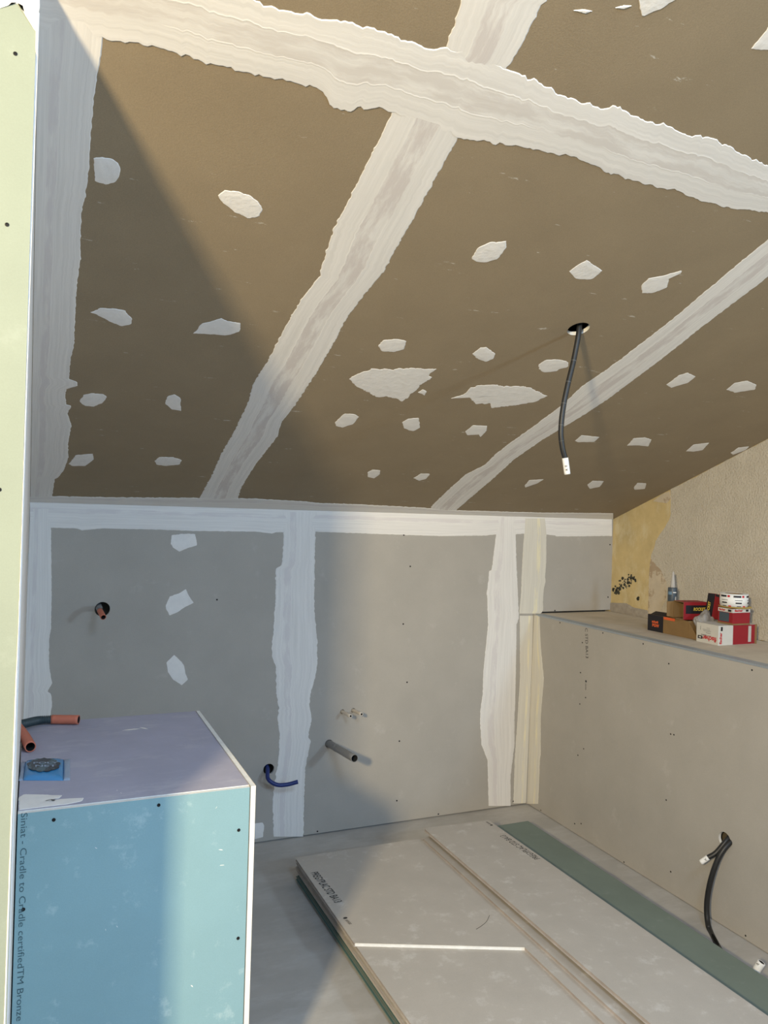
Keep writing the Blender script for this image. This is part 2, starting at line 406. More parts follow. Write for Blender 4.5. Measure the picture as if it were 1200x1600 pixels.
# back wall boards
wb = prism('wall_back', [(CX-.02, D, .007), (XR+.02, D, .007), (XR+.02, D, ZL+.010), (XU, D, ZL+.010), (XU, D, H+.004), (CX-.02, D, H+.004)], (0, .013, 0), [M['wall'], M['gypsum']])
hl = on_back(160, 952); hb = on_back(420, 1202); hp = on_back(514, 1162)
h1 = on_back(535, 1112); h2 = on_back(552, 1110)
punch(wb, [(hl, (0, 1, 0), .0325), (hb, (0, 1, 0), .027), (hp, (0, 1, 0), .0205), (h1, (0, 1, 0), .0115), (h2, (0, 1, 0), .0115)])
for p in wb.data.polygons: p.material_index = 0 if abs(p.normal.y) > .9 else 1
struct(wb)
struct(box('trim_6', CX-.1, XU+.1, D+.09, D+.11, 0, H+.3, M['dark']), 'dark backing sheet behind the back wall boards')  # shade-coloured sheet that darkens the holes and the gaps under the boards
# half-height wall with ledge
wr = box('wall_right', XR, XR+.013, Y0, D-.001, .004, ZL-.001, [M['wall'], M['gypsum']])
hr = on_half(1132, 1312)
punch(wr, [(hr, (1, 0, 0), .030)])
for p in wr.data.polygons: p.material_index = 0 if abs(p.normal.x) > .9 else 1
struct(wr)
struct(box('trim_7', XR+.07, XR+.09, Y0, D-.001, 0, ZL-.03, M['dark']), 'dark backing sheet behind the half-height wall')  # same painted darkness behind the conduit hole
led = struct(box('trim_1', XR+.014, XU+.05, Y0, D+.02, ZL-.02, ZL, M['ledge'], pick=None), 'rough cement ledge on top of the half-height wall')
pf = prism('trim_2', [(XR-.0015, 0, ZL-.006), (XR-.0015, 0, ZL+.0025), (XR+.050, 0, ZL+.0025), (XR+.050, 0, ZL+.0005), (XR+.0005, 0, ZL+.0005), (XR+.0005, 0, ZL-.006)], (0, 1, 0), M['metal'])
pf.scale.y = (D-.03-Y0); pf.location.y = (D-.03+Y0)/2; struct(pf, 'galvanised metal edge strip along the ledge')
# wall above the ledge, rising to the roof slope
wu = struct(prism('wall_right_upper', [(XU, Y0, ZL-.02), (XU, D+.05, ZL-.02), (XU, D+.05, zc(D+.05)-.0), (XU, Y0, zc(Y0))], (.08, 0, 0), M['yellow']), 'old wall above the ledge')
# left partition and its free end clad in green board
ldir = V((CX-JX, D-JY, 0)).normalized()
wl = prism('wall_left', [(JX, JY+.0135, 0), (CX, D+.012, 0), (CX, D+.012, zc(D)), (JX, JY+.0135, zc(JY+.0135))], (-.028, 0, 0), M['white'])
struct(wl)
wf = prism('wall_front', [(JX, JY, 0), (-.85, JY, 0), (-.85, JY, zc(JY)), (JX, JY, zc(JY))], (0, .013, 0), [M['green'], M['white']], pick=lambda n, p: 0 if abs(n.y) > .9 else 1)
struct(wf)
# corner bead at the free end
wn = V((ldir.y, -ldir.x, 0))
b0 = V((JX, JY+.0135, 0)); b1 = b0 + ldir*.16
struct(prism('trim_3', [b0, b1, b1+wn*.0009, b0+wn*.0024], (0, 0, zc(JY+.15)-.01), M['white']), 'plastered corner bead at the free end of the left wall')

# ================================================================== COMPOUND ON THE CEILING
NB = V((0, -1, 0)); NR = V((-1, 0, 0)); NF = V((0, 0, 1))
V1l = [(613, 172), (600, 200), (580, 240), (540, 320), (520, 360), (502, 415), (500, 430), (470, 467), (465, 476), (440, 520), (417, 565), (395, 600), (387, 630), (365, 675), (345, 710), (332, 740), (311, 779)]
V1r = [(723, 205), (700, 245), (675, 290), (650, 335), (630, 370), (604, 416), (600, 425), (570, 460), (540, 500), (520, 540), (490, 590), (460, 635), (440, 660), (434, 682), (400, 725), (377, 762), (371, 781)]
band('joint_compound_band', ceiling, on_ceil, NC, V1l, V1r, M['band'], jag=.007)
V1l2 = [(760, -80), (738, -35), (722, 0), (710, 35), (700, 60), (695, 78), (680, 100), (667, 125), (640, 170)]
V1r2 = [(905, -75), (876, -35), (852, 0), (832, 40), (815, 70), (802, 92), (790, 108), (776, 140), (752, 190)]
band('joint_compound_band', ceiling, on_ceil, NC, V1l2, V1r2, M['band'], jag=.007)
Hu = [(-60, -125), (0, -110), (100, -85), (300, -30), (400, 0), (425, 10), (480, 22), (515, 32), (545, 35), (600, 49), (650, 66), (676, 78), (690, 72), (740, 84), (785, 104), (795, 112), (840, 125), (880, 150), (920, 162), (950, 170), (960, 165), (990, 180), (1020, 190), (1050, 198), (1075, 210), (1115, 216), (1150, 236), (1200, 258), (1330, 300), (1460, 340)]
Hl = [(-60, 20), (0, 35), (100, 52), (162, 61), (200, 67), (248, 74), (254, 79), (310, 95), (360, 107), (430, 125), (485, 135), (505, 145), (520, 170), (545, 177), (560, 168), (600, 170), (612, 178), (700, 205), (720, 218), (800, 227), (850, 237), (900, 247), (950, 270), (985, 282), (1050, 297), (1100, 315), (1150, 327), (1200, 333), (1330, 365), (1460, 400)]
hb_ = band('joint_compound_band', ceiling, on_ceil, NC, Hu, Hl, M['bandh'], jag=.012, off=.0006)
c4 = lambda P: [(500+x*7/12, 400+y*7/12) for x, y in P]
V2l = [(1420, 190), (1300, 290), (1200, 373)] + c4([(1050, 80), (930, 180), (800, 280), (700, 350), (640, 405), (560, 465), (530, 485), (470, 530), (440, 560), (390, 585), (350, 620), (300, 668)]) + [(672, 796)]
V2r = [(1440, 240), (1300, 345), (1200, 433)] + c4([(1130, 110), (1050, 170), (1010, 200), (930, 265), (830, 340), (770, 385), (700, 430), (600, 490), (520, 545), (460, 600), (430, 625), (380, 668)]) + [(712, 798)]
band('joint_compound_band', ceiling, on_ceil, NC, V2l, V2r, M['band'], jag=.006)
# left edge band
Ll = [(-60, -80), (40, 20), (46, 120), (44, 300), (45, 500), (46, 600), (46, 700), (46.5, 786)]
Lr = [(175, -60), (168, 20), (162, 61), (157, 95), (150, 130), (147, 165), (143, 200), (141, 230), (140, 260), (135, 300), (128, 330), (126, 370), (127, 400), (120, 450), (118, 500), (116, 540), (110, 565), (108, 592), (121, 597), (121, 603), (104, 608), (102, 620), (104, 632), (112, 634), (106, 645), (112, 665), (107, 690), (107, 715), (100, 735), (90, 747), (86, 748), (80, 785)]
def zip_rows(fn, left, right):   # same image rows on both sides keep the band from shearing
    return left, right
def xat(P, y):
    for a, b in zip(P, P[1:]):
        if a[1] <= y <= b[1]: return a[0]+(b[0]-a[0])*(y-a[1])/(b[1]-a[1]+1e-9)
    return P[-1][0] if y > P[-1][1] else P[0][0]
Ll2 = [(xat(Ll, y), y) for x, y in Lr]
N_ = 1
def onc_clip(x, y):
    p = on_ceil(x, y); xm = JX+(CX-JX)*(p.y-JY)/(D-JY)+.0005
    if p.y > JY+.02: p.x = max(p.x, xm)
    return p
band('joint_compound_band', ceiling, onc_clip, NC, Ll2, Lr, M['bandp'], jag=.004, jl=0, off=.0003)
# narrow band along the back edge
Bt = [(47, 776), (80, 775), (180, 777), (310, 778), (400, 779), (430, 781), (470, 783), (500, 786), (560, 788), (600, 790), (657, 793), (700, 797), (850, 801), (958, 802)]
def back_edge(x): # ceiling / back wall junction seen at column x
    a, b = V((CX, D, H)), V((XU, D, H)); lo, hi = 0, 1
    for _ in range(30):
        m_ = (lo+hi)/2; d = a.lerp(b, m_)-O; px = 600+F*d.dot(rt)/d.dot(fw)
        if px < x: lo = m_
        else: hi = m_
    d = a.lerp(b, lo)-O; return (x, 800-F*d.dot(up)/d.dot(fw))
band('joint_compound_band', ceiling, on_ceil, NC, Bt, [back_edge(x) for x, y in Bt], M['bandp'], jag=.010, jr=0, off=.0009)

patches = [
 [(146, 247), (158, 245), (175, 247), (187, 257), (188, 272), (180, 286), (165, 289), (148, 284)],
 [(339, 305), (352, 297), (370, 298), (390, 305), (405, 315), (412, 327), (406, 338), (388, 342), (365, 330), (347, 316)],
 [(141, 488), (157, 481), (180, 482), (195, 485), (207, 498), (205, 507), (190, 510), (170, 502), (150, 491)],
 [(302, 521), (315, 505), (330, 502), (346, 497), (352, 501), (376, 505), (376, 518), (355, 524), (325, 522)],
 [(124, 627), (130, 617), (145, 614), (162, 616), (167, 620), (160, 630), (145, 636), (132, 634)],
 [(257, 630), (262, 618), (272, 616), (282, 622), (283, 642), (268, 640)],
 [(107, 725), (118, 711), (145, 709), (147, 718), (133, 728), (112, 728)],
 [(241, 720), (248, 714), (270, 714), (285, 719), (280, 726), (260, 728), (245, 726)],
 [(736, 403), (745, 388), (765, 378), (790, 377), (792, 386), (778, 405), (760, 410), (742, 409)],
 [(889, 424), (905, 412), (917, 406), (925, 412), (942, 423), (925, 437), (900, 436)],
 [(994, -30), (1002, 27), (1025, 17), (1056, 0), (1085, -35)],
 [(1172, 77), (1185, 62), (1200, 42), (1225, 22), (1240, 60), (1215, 80)],
 [(895, 16), (910, 14), (927, 17), (915, 21)], [(960, 12), (975, 8), (987, 9), (975, 14)],
]
for P in [
 [(860, 80), (880, 60), (930, 50), (970, 38), (968, 45), (935, 60), (930, 85), (890, 100), (862, 100)],
 [(155, 240), (170, 225), (210, 222), (232, 228), (225, 250), (200, 258), (165, 255)],
 [(407, 262), (430, 245), (445, 243), (470, 262), (465, 275), (445, 284), (420, 275)],
 [(585, 290), (605, 278), (640, 277), (668, 285), (665, 298), (640, 303), (635, 308), (600, 312), (585, 302)],
 [(80, 330), (100, 315), (145, 302), (200, 303), (240, 300), (310, 303), (290, 320), (300, 325), (270, 345), (255, 360), (240, 375), (220, 390), (200, 380), (180, 375), (150, 378), (140, 372), (90, 345)],
 [(262, 365), (275, 357), (286, 362), (280, 374)],
 [(352, 381), (385, 370), (400, 352), (440, 345), (500, 347), (550, 350), (580, 360), (606, 375), (580, 390), (540, 397), (460, 407), (455, 395), (420, 395), (390, 375)],
 [(40, 445), (65, 422), (90, 423), (105, 430), (90, 450), (60, 460), (42, 456)],
 [(220, 445), (235, 436), (265, 433), (268, 460), (250, 470), (225, 462)],
 [(388, 470), (410, 453), (448, 455), (445, 470), (430, 485), (425, 478), (395, 480)],
 [(127, 580), (140, 572), (162, 574), (160, 585), (145, 596), (128, 592)],
 [(250, 595), (270, 582), (295, 583), (285, 597), (265, 602)],
 [(682, 495), (700, 480), (750, 485), (735, 498), (690, 499)],
 [(822, 508), (840, 488), (870, 486), (888, 492), (880, 510), (850, 507)],
 [(927, 345), (960, 320), (985, 312), (1007, 323), (985, 340), (940, 353)],
 [(1088, 358), (1110, 340), (1145, 334), (1170, 345), (1165, 358), (1110, 366)],
 [(980, 523), (1000, 505), (1043, 500), (1025, 520), (1000, 524)],
 [(1100, 527), (1120, 513), (1150, 510), (1140, 520), (1105, 533)],
 [(548, 615), (560, 600), (600, 598), (580, 610), (550, 620)],
 [(716, 612), (730, 602), (760, 603), (750, 618), (722, 624)],
 [(840, 620), (850, 608), (875, 609), (870, 624), (842, 626)]]: patches.append(c4(P))
for P in patches: blob('filler_patch', ceiling, on_ceil, NC, P, M['patch'], jag=.014 if len(P) > 12 else .005)

# ================================================================== COMPOUND ON THE BACK WALL
c5 = lambda P: [(600+x/2, 760+y/2) for x, y in P]
c6 = lambda P: [(760+x/5, 780+y/5) for x, y in P]
cb = lambda P: [(400+x/2.4, 1080+y/2.4) for x, y in P]
Tb = [(47, 824), (82, 825), (120, 826), (128, 829), (160, 826), (250, 828), (300, 830), (400, 831), (425, 834), (432, 832), (443, 832), (492, 831), (600, 835), (690, 838)] + c6([(0, 285), (75, 276), (230, 275), (295, 271), (470, 278), (540, 285), (545, 292), (700, 292), (960, 288)]) + [(956, 838)]
band('joint_compound_band', wb, on_back, NB, [back_edge(x) for x, y in Tb], Tb, M['bandp'], jag=.003, jl=0, N=300)
W1l = [(441, 800), (443, 832), (442, 860), (440, 883), (431, 888), (430, 940), (427, 990), (424, 1015), (426, 1030), (431, 1040), (431, 1078)] + cb([(80, 30), (85, 60), (80, 100), (88, 160), (85, 250), (70, 340), (62, 400), (65, 560)])
W1r = [(496, 800), (493, 830), (492, 880), (491, 950), (496, 1000), (496, 1040), (490, 1070), (485, 1085)] + cb([(200, 60), (210, 100), (195, 170), (205, 185), (185, 290), (180, 430), (178, 545)])
def rows(a, b, n=60):
    ys = sorted(set([p[1] for p in a]+[p[1] for p in b])); ys = [y for y in ys if max(a[0][1], b[0][1]) <= y <= min(a[-1][1], b[-1][1])]
    return [(xat(a, y), y) for y in ys], [(xat(b, y), y) for y in ys]
band('joint_compound_band', wb, on_back, NB, *rows(W1l, W1r), M['bandp'], jag=.007, off=.0005)
W2l = [(777, 808)] + c6([(75, 275), (60, 400), (40, 555), (20, 560), (15, 640), (0, 740)]) + c5([(322, 340), (325, 430), (310, 580), (308, 650)]) + [(751, 1082)] + cb([(840, 120), (845, 200), (868, 260), (872, 432)])
W2r = [(805, 808)] + c6([(230, 275), (235, 480), (245, 680), (255, 930)]) + c5([(415, 430), (412, 600), (410, 700)]) + [(804, 1115)] + cb([(970, 120), (970, 200), (955, 320), (955, 430)])
band('joint_compound_band', wb, on_back, NB, *rows(W2l, W2r), M['bandp'], jag=.004, off=.0005)
W3l = c6([(300, 150), (295, 270), (285, 400), (275, 600), (270, 740), (255, 925)])
W3r = c6([(458, 150), (470, 280), (468, 500), (460, 610), (465, 640), (450, 700), (442, 800), (445, 870), (425, 893)])
band('joint_compound_band', wb, on_back, NB, *rows(W3l, W3r), M['bandc'], jag=.003, off=.0009)
W4l = [(812, 962)] + c5([(425, 600), (415, 760)]) + cb([(975, 80), (970, 250), (965, 420)])
e = [(834.5, 961), (821.5, 1256)]
band('joint_compound_band', wb, on_back, NB, *rows(W4l, e), M['bandc'], jag=.003, jr=0, off=.0009)
band('joint_compound_band', wr, on_half, NR, *rows(e, c5([(486, 403), (490, 500), (500, 600), (490, 720), (490, 840)]) + cb([(1070, 100), (1065, 250), (1058, 440)])), M['bandc'], jag=.003, jl=0)
Wl = [(47.2, 795), (43, 900), (33, 1125), (30, 1200)]
Wr_ = [(80, 795), (80, 826), (81, 920), (80, 980), (77, 1000), (77, 1040), (80, 1058), (82, 1068), (74, 1080), (80, 1084), (82, 1100), (78, 1125), (74, 1200)]
band('joint_compound_band', wb, on_back, NB, *rows(Wl, Wr_), M['bandp'], jag=.003, jl=0, off=.0004)
for P in [[(267, 850), (268, 836), (285, 834), (305, 834), (308, 852), (295, 856), (280, 862), (270, 856)],
          [(259, 945), (265, 932), (280, 927), (291, 920), (295, 930), (303, 942), (290, 948), (275, 958), (265, 962), (259, 952)],
          [(260, 1035), (272, 1023), (280, 1030), (288, 1040), (290, 1053), (294, 1062), (284, 1071), (270, 1062), (262, 1050)],
          [(396, 1287), (410, 1285), (413, 1290), (411, 1308), (397, 1312)]]:
    blob('filler_patch', wb, on_back, NB, P, M['patch'], jag=.003)
for x, y in [(631, 836), (641, 885), (630, 975), (636, 1066), (624, 1158), (625, 1159), (620, 1251), (496, 1299), (685, 1272), (802, 1252), (953, 851), (950, 933), (867, 954), (339, 937)]:
    if (x, y) != (625, 1159): screw(wb, on_back(x, y), NB)
for x, y in [(875, 973), (910, 1004), (942, 989), (1005, 1006), (1045, 1037), (1175, 1047), (907, 1051), (915, 1090), (906, 1100), (1053, 1148), (1048, 1147), (912, 1170), (903, 1180), (1041, 1250), (908, 1287), (898, 1287), (975, 1347), (1048, 1362), (1165, 1462), (845, 1266)]:
    screw(wr, on_half(x, y), NR, .0036)
# green free end: torn compound at the top and along the corner
for x, y in [(24, 84), (11, 351), (-1, 765)]: screw(wf, on_jamb(x, y), NB, .0033)
je = lambda y: 62.5-.0335*y
blob('joint_compound_smear', wf, on_jamb, NB, [(-60, -60), (64, -60), (61.5, 0), (60.5, 30), (58, 52), (50, 42), (45, 14), (25, 6), (8, 4), (0, 14), (-20, 12)], M['patch'], jag=.006)
band('joint_compound_smear', wf, on_jamb, NB, [(je(20)-6, 20), (je(80)-5, 80), (je(84)-1.2, 86), (je(700)-1.2, 700), (je(1000)-1.5, 1000), (je(1060)-3, 1060), (je(1400)-3.5, 1400), (je(1700)-3.5, 1700)],
     [(je(20), 20), (je(80), 80), (je(86), 86), (je(700), 700), (je(1000), 1000), (je(1060), 1060), (je(1400), 1400), (je(1700), 1700)], M['patch'], jag=.0008, jr=0)
# printing on the half-height wall
def ptext(s, fn, pa, pb, hgt, m, parent, n, off=.0006, top=None):
    """text along the line between two points of a surface"""
    a, b = fn(*pa), fn(*pb); xd = (b-a).normalized(); yd = V(n).cross(xd)
    o = text('printed_text', s, hgt*1.38, a, xd, yd, m, parent, off=off)
    ln = max((v.co+o.location+wloc(parent)-a).dot(xd) for v in o.data.vertices) if parent else 1
    k = (b-a).length/ln; base = o.location+wloc(parent)
    for v in o.data.vertices:
        d = v.co+base-a; t = d.dot(xd); v.co += xd*(t*(k-1))
    return o
ptext('C STD BA13', on_half, (914.3, 981), (915.5, 1028), .021, M['ink'], wr, NR)
ptext('● siniat', on_half, (914.5, 1062), (914.5, 1078), .012, M['ink'], wr, NR)

# old wall above the ledge: render coat, flaked plaster, cement skirt, mould
def up_clip(x, y):
    p = on_up(x, y); p.z = min(p.z, zc(p.y)-.002); p.z = max(p.z, ZL+.0005); return p
c7 = lambda P: [(940+x/4.615, 740+y/4.615) for x, y in P]
blob('render_coat', wu, up_clip, NR, c7([(500, 100), (500, 200), (500, 300), (470, 370), (400, 470), (370, 560), (355, 610), (380, 640), (430, 700), (470, 780), (470, 900), (440, 960), (400, 1040)]) +
     [(1030, 985), (1300, 1090), (1420, 1100), (1420, 300), (1300, 500), (1200, 660), (1100, 720), (1060, 745)], M['plaster'], th=.004, jag=.008)
blob('flaked_plaster', wu, up_clip, NR, c7([(365, 595), (350, 640), (345, 700), (340, 850), (335, 990), (345, 1070), (420, 1060), (450, 960), (478, 900), (478, 780), (440, 700), (390, 635)]), M['beige'], th=.003, jag=.006)
blob('flaked_plaster', wu, up_clip, NR, c7([(370, 200), (430, 150), (490, 125), (500, 180), (470, 215), (400, 205)]), M['beige'], th=.002, jag=.005)
blob('cement_skirt', wu, up_clip, NR, c7([(60, 930), (180, 935), (230, 965), (330, 985), (345, 1080), (60, 1080)]), M['cement'], th=.006, jag=.006)
blob('cement_skirt', wu, up_clip, NR, c7([(1095, 1195), (1200, 1225), (1400, 1290), (1400, 1400), (1095, 1300)]), M['cement'], th=.006, jag=.006)
for cx_, cy_, r_, k in ((975, 912, 10, 26), (985, 907, 9, 22), (963, 921, 7, 22), (997, 935, 3, 5)):
    for _ in range(k):
        a = random.random()*6.28; q = r_*random.random()**.5; sx_ = cx_+q*math.cos(a)*.9; sy_ = cy_+q*math.sin(a)*1.1; s_ = .9+random.random()*1.7
        blob('mould_spot', wu, up_clip, NR, [(sx_+s_*math.cos(t), sy_+s_*1.2*math.sin(t)) for t in (0, 1, 2.1, 3.1, 4.2, 5.3)], M['mould'], th=.0006, jag=.002)

# ================================================================== THINGS IN THE HOLES
# ceiling conduit
E = at_y(883, 716, 2.05); E2 = at_y(886.5, 741, 2.05)
path = [HC+V((.015, .02, .07))] + [at_y(x, y, 2.05) for x, y in [(905, 514), (897, 560), (887.5, 600), (879.5, 640), (876.5, 675), (879, 700)]] + [E]
t = thing('hanging_cable_conduit', 'long black conduit hanging out of a round hole in the sloping ceiling', 'conduit', HC)
tube('conduit_body', path, .0086, M['black'], t, n=90)
for f_ in (.30, .42, .54, .66, .78):
    sp = smoothpath(path, 90); i = int(f_*len(sp)); tube('length_mark', [sp[i], sp[i].lerp(sp[i+1], .12)], .0089, M['pvc'], t, n=0)
lb = tube('end_label', [E-(E2-E)*.02, E2], .0099, M['label'], t, n=8); lb['label'] = 'white paper label'
ld = (E2-E).normalized(); tocam = (O-E).normalized(); yd = ld.cross(tocam).normalized() if False else tocam.cross(ld).normalized()
text('printed_text', 'a x', .016, E+ld*.022-yd*.004+tocam*.0103, ld, yd, M['ink'], lb, off=.0004)

# left hole in the back wall: corrugated conduit with orange cap
t = thing('capped_wall_conduit', 'short conduit with orange taped tip poking from the round hole high on back wall', 'conduit', hl)
s0 = hl+V((-.012, .06, .012)); s1 = hl+V((-.012, -.02, .008)); s2 = at_y(156.5, 955, D-.15); s3 = at_y(161.5, 964.5, D-.205)
tube('corrugated_sleeve', [s0, s1, at_y(154, 950, D-.09), s2], .0115, M['pvc'], t, ridges=26)
o = tube('orange_end', [s2-(s3-s2)*.1, s3], .0118, M['orange'], t, n=6); o['label'] = 'orange tape over the conduit tip'
# blue pipe
t = thing('blue_water_pipe', 'dark blue bent pipe coming out of the lower hole beside the compound strip', 'pipe', hb)
tube('pipe_body', [hb+V((-.008, .06, .012)), hb+V((-.008, -.005, .008)), at_y(419, 1217, D-.06), at_y(432, 1226, D-.08), at_y(448, 1226, D-.09), at_y(465.5, 1221.5, D-.1)], .0098, M['blue'], t, n=70)
# grey waste pipe
e1 = at_y(554, 1185, D-.30)
t = thing('grey_waste_pipe', 'thick grey plastic waste pipe sticking straight out of the back wall', 'pipe', hp)
pd = (hp-e1).normalized()
tube('pipe_body', [hp+pd*.06, hp, e1], .0180, M['pvc'], t, n=16, seg=32, hollow=.86)
q = e1.lerp(hp, .72)
tube('socket_collar', [q, q-pd*.012], .0187, M['pvc'], t, n=3, seg=32)
# small pipes
for a, (x, y), nm in ((h1, (548, 1119), 'left one of the two slim cream pipe stubs on the back wall'), (h2, (565, 1116), 'right one of the two slim cream pipe stubs on the back wall')):
    e_ = at_y(x, y, D-.10); t = thing('pipe_stub', nm, 'pipe', a, 'slim cream pipe stubs on the back wall')
    tube('pipe_body', [a+(a-e_)*.4, a, e_], .0086, M['pipewhite'], t, n=10, hollow=.6)

# right wall hole: labelled short conduit and a long one that drops behind the boards
t = thing('labelled_conduit', 'short black conduit with white label tip out of the half wall hole', 'conduit', hr)
a0 = hr+V((.06, 0, .03)); a1 = hit(1136, 1312, (1, 0, 0), XR-.004); a2 = hit(1119, 1332, (1, 0, 0), XR-.045); a3 = hit(1106, 1340, (1, 0, 0), XR-.07); a4 = hit(1095, 1347.5, (1, 0, 0), XR-.09)
tube('conduit_body', [a0, a1, a2, a3], .0095, M['black'], t)
lb = tube('end_label', [a3-(a4-a3)*.05, a4], .0102, M['label'], t, n=6); lb['label'] = 'white paper label'
td = (a4-a3).normalized(); tcm = (O-a4).normalized(); text('printed_text', 'A', .013, a3+td*.008+tcm*.0106-td.cross(tcm)*-.003, td, tcm.cross(td), M['ink'], lb, off=.0003)
t = thing('drooping_conduit', 'long black conduit curving down the half wall behind the board stack', 'conduit', on_z(1115, 1468, .03))
tube('conduit_body', [a0+V((0, -.028, -.012)), hit(1139, 1318, (1, 0, 0), XR-.006), hit(1124, 1338, (1, 0, 0), XR-.045), hit(1112, 1370, (1, 0, 0), XR-.065), hit(1105, 1405, (1, 0, 0), XR-.07), hit(1105, 1435, (1, 0, 0), XR-.075), hit(1111, 1458, (1, 0, 0), XR-.085), V((2.335, 2.09, .012))], .0106, M['black'], t, n=90)
# conduit stub standing on the floor beside the green board
ce = on_z(1190, 1503.5, .085); cb0 = on_z(1181, 1520, .045)
t = thing('floor_conduit_stub', 'labelled white conduit tip rising from the floor at far right', 'conduit', (cb0.x, cb0.y, 0))
tube('end_label', [V((cb0.x+.02, cb0.y, 0.0)), cb0, ce], .0135, M['label'], t, n=12, hollow=.68)
tv = (ce-cb0).normalized(); tcm = (O-ce).normalized(); text('printed_text', 'A', .017, cb0.lerp(ce, .55)+tcm*.0138, tv, tcm.cross(tv), M['ink'], t, off=.0004)

# ================================================================== PLASTERBOARD CASING ON THE LEFT
BX1 = .509; BY0, BY1, BZ = 1.922, 2.695, .92
lx = lambda y: JX+(CX-JX)*(y-JY)/(D-JY)
bx = thing('plasterboard_casing', 'boxed-in casing of teal and grey plasterboard against the left wall', 'casing', ((lx(BY0)+BX1)/2, BY0, 0))
paper = lambda ax, side=1: (lambda n, p: 0 if n[ax]*side > .7 else 1)
xl = lx(BY0)+.003
fb = prism('front_board', [(xl, BY0+.0, 0), (BX1-.0145, BY0+.0, 0), (BX1-.0145, BY0, BZ-.0015), (xl, BY0, BZ-.0015)], (0, .0125, 0), [M['teal'], M['gypsum']], bx, paper(1, -1))
sb = prism('side_board', [(BX1-.013, BY0-.002, 0), (BX1-.013, BY1, 0), (BX1-.013, BY1, BZ+.001), (BX1-.013, BY0-.002, BZ+.001)], (.013, 0, 0), [M['wall'], M['gypsum']], bx, lambda n, p: 0 if abs(n.x) > .7 else 1, bevel=.0008)
tb = prism('top_board', [(xl, BY0+.0135, BZ-.013), (BX1-.0135, BY0+.0135, BZ-.013), (BX1-.0135, BY1, BZ-.013), (lx(BY1)+.003, BY1, BZ-.013)], (0, 0, .013), [M['topsheet'], M['gypsum']], bx, lambda n, p: 0 if n.z > .7 else 1)
bb = prism('back_board', [(lx(BY1)+.003, BY1-.013, 0), (BX1-.0135, BY1-.013, 0), (BX1-.0135, BY1-.013, BZ-.014), (lx(BY1)+.003, BY1-.013, BZ-.014)], (0, .0125, 0), M['wall'], bx)
on_bf = lambda x, y: at_y(x, y, BY0); on_bt = lambda x, y: on_z(x, y, BZ)
for x, y in [(84, 1281), (248, 1258), (373, 1297), (372, 1466), (36.5, 1421)]: screw(fb, on_bf(x, y), NB, .0042)
ptext('Siniat - Cradle to Cradle certifiedTM Bronze', on_bf, (33, 1270), (25.5, 1596), .0140, M['inkt'], fb, NB)
blob('compound_smear', tb, on_bt, NF, [(29, 1246), (36, 1241), (75, 1242), (97, 1243), (92, 1248), (75, 1249), (62, 1252), (64, 1256), (88, 1256), (95, 1250), (110, 1248), (132, 1247), (128, 1252), (105, 1257), (60, 1262), (29, 1266)], M['patch'], jag=.003)
def streak(parent, fn, n, x, y, l, wd, m, ang=0):
    pts = []
    for t_ in (-1, -.4, .3, 1): pts.append((x+l*t_*math.cos(ang), y+l*t_*math.sin(ang)-wd*(1-abs(t_))))
    for t_ in (.6, -.1, -.7): pts.append((x+l*t_*math.cos(ang), y+l*t_*math.sin(ang)+wd*.6*(1-abs(t_))))
    blob('gypsum_smear', parent, fn, n, pts, m, th=.0003, jag=.002)
for a in [(345, 1328, 7, 3, .1), (347, 1352, 8, 4, -.1), (173, 1308, 1.5, 4, 1.4), (150, 1325, 5, 2, .5), (165, 1453, 2, 5, 1.2), (183, 1448, 4, 4, .9), (300, 1541, 5, 5, .6), (338, 1262, 5, 2.5, 2.2)]:
    streak(fb, on_bf, NB, a[0], a[1], a[2]*.7, a[3]*.45, M['patch'], a[4])
for a in [(205, 1140, 16, 1.5, -.1), (225, 1138, 8, 1.6, .2), (183, 1235, 2, 1, 0), (189, 1239, 2, 1, .4)]:
    streak(tb, on_bt, NF, *a[:4], M['patch'], a[4])

# conduits lying over the casing from the left wall
zz = BZ+.016
t = thing('corrugated_conduit', 'dark corrugated conduit with orange taped end lying across the back of the casing top', 'conduit', on_z(34, 1133, BZ))
p0 = V((lx(2.60)-.025, 2.59, zz+.008)); p1 = on_z(36, 1131, zz+.008); p2 = on_z(58, 1126, zz+.002); p3 = on_z(82, 1124, zz); p4 = on_z(123, 1124.5, zz)
tube('corrugated_sleeve', [p0, p1, p2, p3], .0135, M['corr'], t, ridges=26, n=60)
o = tube('orange_end', [p3-(p4-p3)*.03, p4], .0142, M['orange'], t, n=10); o['label'] = 'orange tape around the open end'
t = thing('orange_conduit_stub', 'short orange taped conduit stub below the corrugated one on the casing', 'conduit', on_z(45, 1160, BZ))
q0 = on_z(22, 1131, zz+.012); q0 = V((lx(2.5)-.02, q0.y, zz+.012)); q1 = on_z(37, 1149, zz+.004); q2 = on_z(47.5, 1167, zz)
o = tube('conduit_body', [q0, q1, q2], .0150, M['orange'], t, n=16); o['label'] = 'orange tape sleeve'

